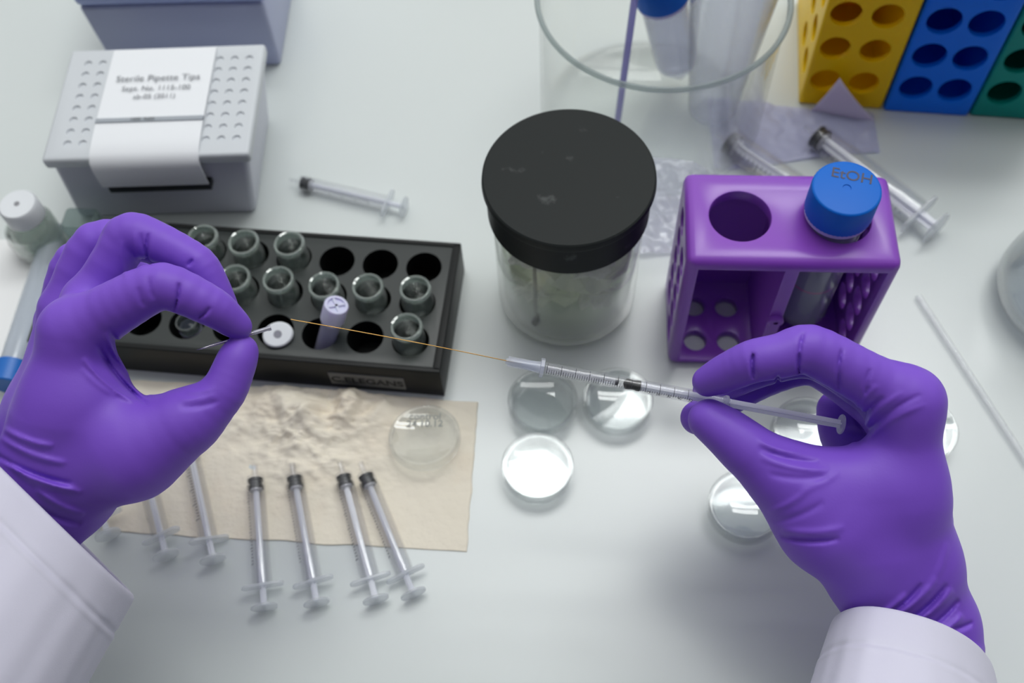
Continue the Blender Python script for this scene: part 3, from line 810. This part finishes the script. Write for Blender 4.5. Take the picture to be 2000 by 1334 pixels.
sheet('syringe_wrapper', [at(1235, 505, 0), at(1560, 470, 0), at(1375, 330, 0), at(1160, 290, 0)], .006, 5.0, m_film, 'clear crumpled wrapper between the jar and the purple rack', 'opened syringe wrappers')
# peeled paper flap standing up against the yellow rack
fl0, fl1 = at(1580, 209, 0), at(1706, 226, 0)
fa = Vector((fl0.x, fl0.y - .004, .001)); fb = Vector((fl1.x, fl1.y - .006, .001)); fc = at(1640, 152, .034)
fc2 = Vector((fc.x, min(fc.y, fa.y + .001), .034))
vs = []; fs = []; n = 14
idx = {}
for i in range(n + 1):
    for j in range(n + 1 - i):
        a, b_, c_ = i / n, j / n, 1 - i / n - j / n
        p = fa * c_ + fb * a + fc * b_
        p = p + Vector((0, -.003 * math.sin(PI * a) * b_ - .004 * b_ * (1 - b_), 0))
        idx[(i, j)] = len(vs); vs.append(p)
for i in range(n):
    for j in range(n - i):
        fs.append((idx[(i, j)], idx[(i + 1, j)], idx[(i, j + 1)]))
        if j < n - i - 1: fs.append((idx[(i + 1, j)], idx[(i + 1, j + 1)], idx[(i, j + 1)]))
o = MB().add(vs, fs).build('paper_flap', mat('lilac_paper', rgb(228, 218, 236), rough=.7), None, ang=70)
sd = o.modifiers.new('s', 'SOLIDIFY'); sd.thickness = .0002; bake(o)
tag(o, 'pointed pale paper flap leaning up in front of the yellow rack', 'paper')

# ------------------------------------------------------------------ flask and glass rod on the right
fp = at(2092, 590, 0)
fk = thing('glass_flask', 'round-bottomed clear glass flask cut by the right edge of the picture', 'flask', (fp.x, fp.y, 0))
RF_ = .045
MB().lathe([(0, .001), (RF_ - .012, .001), (RF_ - .003, .004), (RF_, .012), (RF_ - .001, .022), (.030, .052), (.016, .085), (.0135, .095), (.0135, .115), (.0155, .117), (.0145, .119), (.012, .117),
            (.0118, .095), (.0145, .085), (.028, .052), (RF_ - .003, .022), (RF_ - .002, .012), (RF_ - .010, .004), (0, .003)], 96).build('flask_body', clear('flask_wall', tint=(.97, .98, .985), haze=.04, rough=.02, ior=1.9, edge=1.0, power=2.4), fk, ang=60)
MB().lathe([(0, .0045), (RF_ - .0125, .0045), (RF_ - .004, .010), (RF_ - .0035, .0195), (RF_ - .005, .024), (0, .024)], 64).build('flask_liquid', clear('water', tint=(.93, .95, .97), haze=.03, rough=.0, ior=1.5), fk, ang=60)
g0, g1 = at(1793, 578, .0025), at(2030, 940, .0025)
o = MB().tube([g0, g1], .0018, 16).build('glass_rod', clear('rod_glass', tint=(.97, .97, .98), haze=.22, haze_col=(.9, .92, .93), rough=.1)); tag(o, 'long thin pale glass rod lying diagonally on the bench at the right', 'rod')

# ------------------------------------------------------------------ things at the left edge
# 15 ml tube with blue cap lying under the left hand
ta, tb_ = at(20, 735, .010), at(118, 432, .0085)
dd2 = (tb_ - ta).normalized()
f15 = frame(dd2) @ ZX.to_3x3()
t15 = thing('centrifuge_tube', 'slim tube with a dark blue cap lying left of the left glove', 'tube', ta, f15)
MB().lathe([(.0075, .004), (.0080, .004), (.0080, .085), (.0030, .105), (0, .106), (0, .105), (.0025, .104), (.0073, .085), (.0075, .004)], 40).build('tube_body', clear('tube15_plastic', tint=(.92, .94, .97), haze=.35, haze_col=(.85, .88, .92), rough=.15), t15, ang=50)
MB().lathe([(0, -.0065), (.0088, -.0065), (.0095, -.0058), (.0096, .0075), (.0085, .0075)], 40).build('screw_cap', mat('dark_blue_cap', (.0, .13, .50, 1), rough=.4), t15)
MB().box(-.0014, .0014, .0078, .0083, .020, .040, Matrix.Rotation(math.radians(150), 4, 'Z')).build('printed_strip', m_greyink, t15, smooth=False)
# white sheet
q = [at(-120, 760, 0), at(20, 700, 0), at(78, 470, 0), at(-120, 470, 0)]
w = MB().add([(p.x, p.y, .0012) for p in q] + [(p.x, p.y, .0003) for p in q], [(0, 1, 2, 3), (7, 6, 5, 4), (0, 4, 5, 1), (1, 5, 6, 2), (2, 6, 7, 3), (3, 7, 4, 0)]).build('paper_sheet', mat('white_paper', rgb(238, 238, 238), rough=.8), None, smooth=False)
tag(w, 'plain white paper sheet at the left edge beside the blue capped tube', 'paper')
# stoppered glass bottles
bp_ = at(36, 402, .042)
gb = thing('dropper_bottle', 'small clear bottle with a round white cap at the left edge', 'bottle', (bp_.x, bp_.y, 0))
MB().lathe([(0, .001), (.012, .001), (.013, .003), (.013, .026), (.008, .031), (.008, .034), (.007, .034), (.007, .030), (.012, .025), (.012, .004), (0, .003)], 48).build('bottle_body', clear('bottle_plastic', tint=(.9, .93, .91), haze=.2, haze_col=(.8, .84, .82), rough=.1), gb, ang=50)
MB().lathe([(.0085, .032), (.0112, .032), (.0112, .0425), (.0100, .0440), (.0015, .0440), (.0013, .0436), (0, .0436)], 40).build('bottle_cap', m_white, gb, ang=50)
MB().lathe([(0, .0446), (.0016, .0443), (.0016, .0438)], 16).build('cap_dot', mat('dot_grey', rgb(140, 140, 145)), gb)
v2 = at(72, 470, .008)
jr = thing('glass_jar', 'little squat glass jar catching light beside the left ring finger knuckle', 'jar', (v2.x, v2.y, 0))
MB().lathe([(0, .001), (.013, .001), (.0145, .003), (.0145, .017), (.013, .019), (.0132, .022), (.0118, .022), (.0118, .018), (.0132, .016), (.0132, .004), (0, .003)], 48).build('jar_body', m_vial, jr, ang=50)
MB().lathe([(0, .0035), (.0128, .0042), (.0128, .012), (0, .012)], 40).build('liquid', clear('water2', tint=(.95, .96, .95), haze=.3, haze_col=(.9, .92, .9), rough=.02), jr)
v3 = at(152, 424, .03)
ps = thing('plastic_cup', 'small squarish clear cup in front of the labelled tip box corner', 'cup', (v3.x, v3.y, 0), rotz(-4))
cupo = MB().box(-.010, .010, -.008, .008, 0, .030).build('cup_body', clear('cup2_plastic', tint=(.8, .86, .85), haze=.18, haze_col=(.6, .68, .67), rough=.1), ps, bevel=.003)
c = MB().box(-.0088, .0088, -.0068, .0068, .0015, .035); cut(cupo, c)
# ------------------------------------------------------------------ gloved hands (signed distance shapes turned into one skin)
def smin(a, b, k):
    h = np.clip(.5 + .5 * (b - a) / k, 0, 1)
    return b + (a - b) * h - k * h * (1 - h)

def surface_nets(v, org, h):
    nx, ny, nz = v.shape
    s = v < 0
    c = [s[i:nx - 1 + i, j:ny - 1 + j, k:nz - 1 + k] for i in (0, 1) for j in (0, 1) for k in (0, 1)]
    tot = sum(x.astype(np.int8) for x in c)
    mixed = (tot > 0) & (tot < 8)
    I, J, K = np.nonzero(mixed)
    idx = -np.ones(mixed.shape, np.int64); idx[I, J, K] = np.arange(len(I))
    acc = np.zeros((len(I), 3)); cnt = np.zeros(len(I))
    for ax in range(3):
        for p in (0, 1):
            for q in (0, 1):
                o0 = [0, 0, 0]; oth = [a for a in range(3) if a != ax]
                o0[oth[0]] = p; o0[oth[1]] = q
                o1 = list(o0); o1[ax] = 1
                a = v[I + o0[0], J + o0[1], K + o0[2]]; b_ = v[I + o1[0], J + o1[1], K + o1[2]]
                m = (a < 0) != (b_ < 0)
                t = np.where(m, a / np.where(m, a - b_, 1), 0)
                P = np.zeros((len(I), 3)); P[:, oth[0]] = p; P[:, oth[1]] = q; P[:, ax] = t
                acc[m] += P[m]; cnt[m] += 1
    verts = (acc / cnt[:, None] + np.stack([I, J, K], 1)) * h + org
    faces = []
    for ax in range(3):
        o = [a for a in range(3) if a != ax]
        sl0 = [slice(1, n - 1) for n in v.shape]; sl1 = list(sl0)
        sl0[ax] = slice(0, v.shape[ax] - 1); sl1[ax] = slice(1, v.shape[ax])
        A = s[tuple(sl0)]; B = s[tuple(sl1)]
        g = np.nonzero(A != B)
        g = [g[0].copy(), g[1].copy(), g[2].copy()]
        fl = A[tuple(g)]
        for a in o: g[a] = g[a] + 1
        def cell(d0, d1):
            w = [g[0].copy(), g[1].copy(), g[2].copy()]
            w[o[0]] -= d0; w[o[1]] -= d1
            return idx[w[0], w[1], w[2]]
        q = np.stack([cell(1, 1), cell(0, 1), cell(0, 0), cell(1, 0)], 1)
        flip = fl if ax == 1 else ~fl
        q[flip] = q[flip][:, ::-1]
        faces.append(q)
    return verts, np.concatenate(faces)

def W(p):
    """(photo x, photo y, depth in mm, radius in photo pixels) -> world point, radius"""
    x, y, t, r = p
    return np.array(dep(x, y, t / 1000.0)), r * t / 1000.0 / F

def seg(P, a, b, sa=1.0):
    A, ra = W(a); B, rb = W(b)
    ab = B - A; t = np.clip(((P - A) @ ab) / (ab @ ab), 0, 1)
    return np.linalg.norm(P - A - t[..., None] * ab, axis=-1) - (ra + (rb - ra) * t)

def spline(pts, n=4):
    """smooth chain of (x, y, depth, radius) through the joints"""
    P = [np.array(p, float) for p in pts]
    P = [2 * P[0] - P[1]] + P + [2 * P[-1] - P[-2]]
    out = []
    for i in range(1, len(P) - 2):
        for k in range(n):
            t = k / n
            a, b, c, d = P[i - 1], P[i], P[i + 1], P[i + 2]
            m1, m2 = .38 * (c - a), .38 * (d - b)
            out.append((2 * t ** 3 - 3 * t ** 2 + 1) * b + (t ** 3 - 2 * t ** 2 + t) * m1 + (-2 * t ** 3 + 3 * t ** 2) * c + (t ** 3 - t ** 2) * m2)
    out.append(P[-2])
    return [tuple(p) for p in out]

def make_hand(name, palm, fingers, creases, folds, parent, h=.00062, kp=.012):
    fingers = [(spline(p), kj, kb) for p, kj, kb in fingers]
    allp = [W(p) for s in palm for p in s] + [W(p) for f in fingers for p in f[0]]
    lo = np.min([c - r for c, r in allp], 0) - .006; hi = np.max([c + r for c, r in allp], 0) + .006
    B = 20
    nb = np.ceil((hi - lo) / h / B).astype(int)
    vol = np.empty(nb * B, np.float32)
    def sdf(P):
        d = None
        for s in palm:
            e = seg(P, s[0], s[1]); d = e if d is None else smin(d, e, kp)
        out = d
        for pts, kj, kb in fingers:
            f = None
            for a, b in zip(pts, pts[1:]):
                e = seg(P, a, b); f = e if f is None else smin(f, e, .0004)
            out = np.minimum(out, smin(d, f, kb))
        return out
    g = np.stack(np.meshgrid(*[lo[a] + h * B * (np.arange(nb[a]) + .5) for a in range(3)], indexing='ij'), -1)
    dc = sdf(g)
    half = h * B * .5 * 1.7321 + .004
    loc = h * np.stack(np.meshgrid(*[np.arange(B)] * 3, indexing='ij'), -1)
    for i in range(nb[0]):
        for j in range(nb[1]):
            for k in range(nb[2]):
                sl = (slice(i * B, i * B + B), slice(j * B, j * B + B), slice(k * B, k * B + B))
                if abs(dc[i, j, k]) > half:
                    vol[sl] = dc[i, j, k]; continue
                P = loc + lo + h * B * np.array([i, j, k])
                out = sdf(P)
                q = (P - CAM) @ R
                z = -q[..., 2]
                px = CX + F * q[..., 0] / z; py = CY - F * q[..., 1] / z
                bx0, bx1, by0, by1 = px.min(), px.max(), py.min(), py.max()
                for (x0, y0, x1, y1, hh, w, zmax) in folds:
                    mg = 3 * w
                    if max(x0, x1) + mg < bx0 or min(x0, x1) - mg > bx1 or max(y0, y1) + mg < by0 or min(y0, y1) - mg > by1: continue
                    dx, dy = x1 - x0, y1 - y0; L2 = dx * dx + dy * dy
                    t = np.clip(((px - x0) * dx + (py - y0) * dy) / L2, 0, 1)
                    bow = .06 * math.sqrt(L2) * 4 * t * (1 - t)            # folds are never quite straight
                    nx_, ny_ = -dy / math.sqrt(L2), dx / math.sqrt(L2)
                    dd = np.hypot(px - x0 - t * dx - nx_ * bow, py - y0 - t * dy - ny_ * bow)
                    taper = np.clip(np.minimum(t, 1 - t) * 4, 0, 1)
                    out = out - np.where(z < zmax / 1000.0, (1.9 if hh < 0 else 1.35) * hh / 1000.0 * np.exp(-(dd / w) ** 2) * np.sqrt(taper), 0)
                vol[sl] = out
    v, f = surface_nets(vol.astype(np.float64), lo, h)
    me = bpy.data.meshes.new(name); me.from_pydata(v.tolist(), [], f.tolist()); me.update()
    bm = bmesh.new(); bm.from_mesh(me)
    for _ in range(2): bmesh.ops.smooth_vert(bm, verts=bm.verts[:], factor=.5, use_axis_x=True, use_axis_y=True, use_axis_z=True)
    bm.to_mesh(me); bm.free()
    o = bpy.data.objects.new(name, me); COL.objects.link(o)
    me.materials.append(m_glove); me.shade_smooth()
    o.parent = parent
    return o

person = thing('person', 'person in a white lab coat and purple nitrile gloves holding syringe and needle', 'person', (0, 0, 0))

# left hand: back of the hand to the camera, index and thumb closed on the needle
LP = [((145, 650, 404, 64), (140, 800, 412, 92)), ((140, 800, 412, 92), (75, 960, 425, 104)), ((60, 980, 428, 98), (10, 1080, 440, 92)),
      ((352, 826, 408, 52), (255, 890, 412, 76)), ((255, 890, 412, 76), (135, 930, 424, 92)),
      ((185, 790, 410, 66), (230, 850, 412, 66)),
      ((165, 590, 420, 44), (120, 800, 432, 86)), ((125, 610, 440, 46), (100, 820, 448, 80)), ((112, 640, 458, 40), (90, 840, 462, 70)),
      ((100, 820, 448, 80), (60, 980, 450, 92)), ((150, 890, 420, 92), (140, 952, 430, 66)), ((140, 952, 430, 66), (75, 1050, 440, 60))]
LF = [([(150, 648, 403, 60), (235, 596, 398, 52), (318, 559, 396, 46), (412, 598, 400, 39), (452, 627, 405, 31), (467, 638, 407, 25)], .0035, .008),
      ([(185, 580, 422, 46), (247, 464, 418, 44), (300, 470, 417, 40), (386, 514, 416, 35), (415, 560, 418, 33), (438, 600, 420, 27)], .0035, .006),
      ([(128, 600, 440, 44), (186, 475, 436, 41), (300, 480, 440, 36), (370, 540, 444, 33), (395, 600, 446, 28)], .0035, .005),
      ([(112, 620, 458, 38), (144, 509, 452, 35), (240, 520, 462, 32), (310, 570, 466, 28)], .0035, .005),
      ([(285, 868, 410, 70), (378, 818, 408, 54), (436, 764, 408, 44), (462, 706, 409, 39), (471, 686, 410, 33)], .003, .012)]
LFold = [(339, 608, 349, 552, -.9, 3.0, 412), (386, 622, 411, 600, -.8, 3, 412), (290, 540, 300, 585, -.35, 4, 410), (270, 560, 282, 600, -.35, 4, 410),
         (290, 455, 291, 520, -.9, 3, 428), (276, 455, 286, 500, -.5, 3, 428), (262, 450, 276, 520, .4, 4, 428), (366, 520, 376, 505, -.8, 3, 430),
         (238, 470, 245, 540, .5, 4, 428),
         (130, 545, 200, 450, -.5, 4, 425),
         (205, 650, 282, 758, 1.1, 5, 430), (190, 672, 290, 792, -.9, 4, 430), (162, 700, 262, 785, 1.0, 5, 430), (215, 640, 264, 712, -.8, 4, 430),
         (160, 720, 230, 775, .5, 5, 430), (240, 700, 292, 778, -.6, 4, 430),
         (8, 838, 105, 872, 1.0, 6, 440), (0, 855, 130, 905, .9, 6, 440), (-20, 880, 140, 945, -.8, 5, 445), (0, 895, 160, 962, 1.1, 6, 445),
         (70, 955, 165, 1005, .9, 6, 450), (60, 985, 160, 1022, -.8, 6, 450), (20, 905, 100, 960, .5, 6, 450), (60, 930, 150, 955, .5, 7, 450),
         (350, 780, 420, 770, .35, 5, 420), (350, 795, 430, 782, -.35, 5, 420), (362, 765, 420, 758, .3, 5, 420), (370, 745, 395, 735, -.6, 4, 420)]
make_hand('glove', LP, LF, [], LFold, person)

# right hand: thumb, index and middle finger pinch the syringe barrel
RP = [((1772, 786, 404, 62), (1758, 960, 415, 80)), ((1758, 960, 415, 80), (1790, 1100, 425, 74)), ((1790, 1100, 425, 74), (1835, 1215, 432, 62)),
      ((1835, 1215, 432, 62), (1870, 1320, 436, 60)),
      ((1545, 940, 414, 62), (1620, 1030, 416, 80)), ((1620, 1030, 416, 80), (1708, 1135, 426, 74)), ((1708, 1135, 426, 74), (1760, 1240, 432, 70)),
      ((1760, 1240, 432, 70), (1790, 1330, 440, 90)),
      ((1700, 950, 412, 66), (1700, 1060, 418, 80)), ((1625, 940, 412, 58), (1700, 960, 414, 62)),
      ((1762, 800, 428, 56), (1775, 1000, 440, 72)), ((1765, 830, 448, 52), (1780, 1020, 458, 66)), ((1745, 870, 468, 46), (1770, 1050, 470, 60)),
      ((1770, 1020, 455, 66), (1790, 1250, 452, 80))]
RF = [([(1772, 786, 404, 60), (1680, 733, 400, 52), (1582, 683, 398, 49), (1525, 695, 398, 44), (1470, 706, 400, 42), (1415, 730, 408, 37), (1382, 745, 413, 30)], .0035, .010),
      ([(1762, 800, 428, 52), (1600, 702, 426, 42), (1498, 716, 428, 36), (1385, 764, 436, 32)], .0035, .008),
      ([(1760, 830, 448, 48), (1600, 715, 448, 42), (1502, 736, 448, 36), (1400, 792, 438, 33), (1362, 816, 433, 33)], .0035, .008),
      ([(1745, 870, 468, 42), (1640, 795, 470, 38), (1640, 850, 466, 38), (1670, 900, 455, 40)], .003, .010),
      ([(1600, 1000, 416, 78), (1532, 936, 414, 62), (1462, 880, 413, 55), (1420, 845, 414, 48), (1385, 820, 416, 41)], .003, .012)]
RFold = [(1471, 690, 1472, 742, -1.0, 3, 412), (1471, 690, 1475, 735, -.5, 3, 412), (1561, 690, 1561, 730, -1.0, 3, 412), (1571, 648, 1562, 712, -.7, 3, 412), (1645, 680, 1640, 765, -.8, 3, 415),
         (1520, 728, 1522, 760, -.9, 3, 440),
         (1700, 720, 1690, 770, -.5, 4, 415), (1712, 752, 1650, 850, .8, 5, 420), (1725, 775, 1655, 862, -.8, 4, 420), (1765, 765, 1660, 868, .5, 5, 420), (1800, 770, 1670, 870, -.5, 5, 420),
         (1810, 790, 1690, 862, .4, 5, 420), (1700, 755, 1668, 830, -.5, 4, 420),
         (1480, 860, 1570, 885, .6, 5, 425), (1480, 875, 1600, 902, -.6, 5, 425), (1485, 892, 1620, 918, .6, 6, 425), (1500, 925, 1620, 930, -.35, 6, 425),
         (1500, 1000, 1580, 955, .5, 6, 430), (1510, 1020, 1610, 980, -.4, 6, 430), (1525, 1035, 1650, 1030, .6, 7, 435), (1525, 1048, 1640, 1052, -1.0, 5, 435),
         (1560, 960, 1640, 920, .3, 7, 430),
         (1720, 1200, 1770, 1160, .9, 6, 440), (1745, 1205, 1830, 1130, .9, 7, 440), (1735, 1200, 1800, 1140, -.8, 5, 440), (1790, 1215, 1860, 1150, 1.0, 7, 440),
         (1770, 1215, 1850, 1140, -.9, 5, 440), (1840, 1235, 1880, 1200, 1.2, 7, 440), (1815, 1225, 1872, 1170, -.9, 5, 440), (1860, 1230, 1900, 1215, -.8, 5, 440), (1820, 1140, 1850, 1060, .4, 7, 440),
         (1845, 1250, 1925, 1272, 1.0, 10, 460)]
make_hand('glove', RP, RF, [], RFold, person)

def sleeve(rim_c, depth0, U, Vpx, vd, rows, seam_at, name='coat_sleeve', flat=1.0):
    """rim: centre px, half axis U in px, half axis V in px plus depth; rows of (dx, dy, grow, ddepth)"""
    n = 96; vs = []; fs = []
    def ring(dx, dy, g, dd, puff):
        out = []
        for k in range(n):
            a = 2 * PI * k / n
            c, s = math.cos(a), math.sin(a)
            c = math.copysign(abs(c) ** flat, c)
            w = 1 + puff * (.006 * math.sin(9 * a + 1.3) + .004 * math.sin(23 * a))
            x = rim_c[0] + dx + (U[0] * c + Vpx[0] * s) * g * w
            y = rim_c[1] + dy + (U[1] * c + Vpx[1] * s) * g * w
            t = depth0 + dd - vd * s * g * w
            out.append(dep(x, y, t))
        return out
    rings = [ring(rows[0][0], rows[0][1], rows[0][2] * .93, rows[0][3], 0)]
    for k, r in enumerate(rows): rings.append(ring(*r))
    inner = [ring(rows[3][0], rows[3][1], rows[3][2] * .93, rows[3][3], 0)]
    rings = inner + rings
    for r in rings: vs += r
    for i in range(len(rings) - 1):
        for k in range(n):
            k2 = (k + 1) % n
            fs.append((i * n + k, i * n + k2, (i + 1) * n + k2, (i + 1) * n + k))
    return MB().add(vs, fs).build(name, m_coat, person, sub=1, ang=60)

def sleeve_rows(axis, step, n, g0, g1, dd1, seam):
    rows = []
    for k in range(n):
        u = k * step
        f = u / (step * (n - 1))
        g = g0 + (g1 - g0) * f
        if abs(u - seam) < step * .6: g *= .978
        elif abs(u - seam - step * 1.2) < step * .8: g *= 1.012
        rows.append((axis[0] * u, axis[1] * u, g * (.99 if k == 0 else 1), dd1 * f, .3 if u < seam * .9 else 1.0))
    return rows
# left sleeve
sleeve((72, 976), .434, (193, 189), (-2, 3), .046, sleeve_rows((-.56, .83), 8, 60, 1.0, 1.15, -.05, 78), 78, flat=.8)
# right sleeve
sleeve((1782, 1268), .442, (160, 44), (0, -72), .043, [(r[0], r[1], r[2], r[3], r[4]) for r in sleeve_rows((-.04, 1.0), 8, 56, 1.0, 1.75, -.06, 88)], 88, flat=.85)
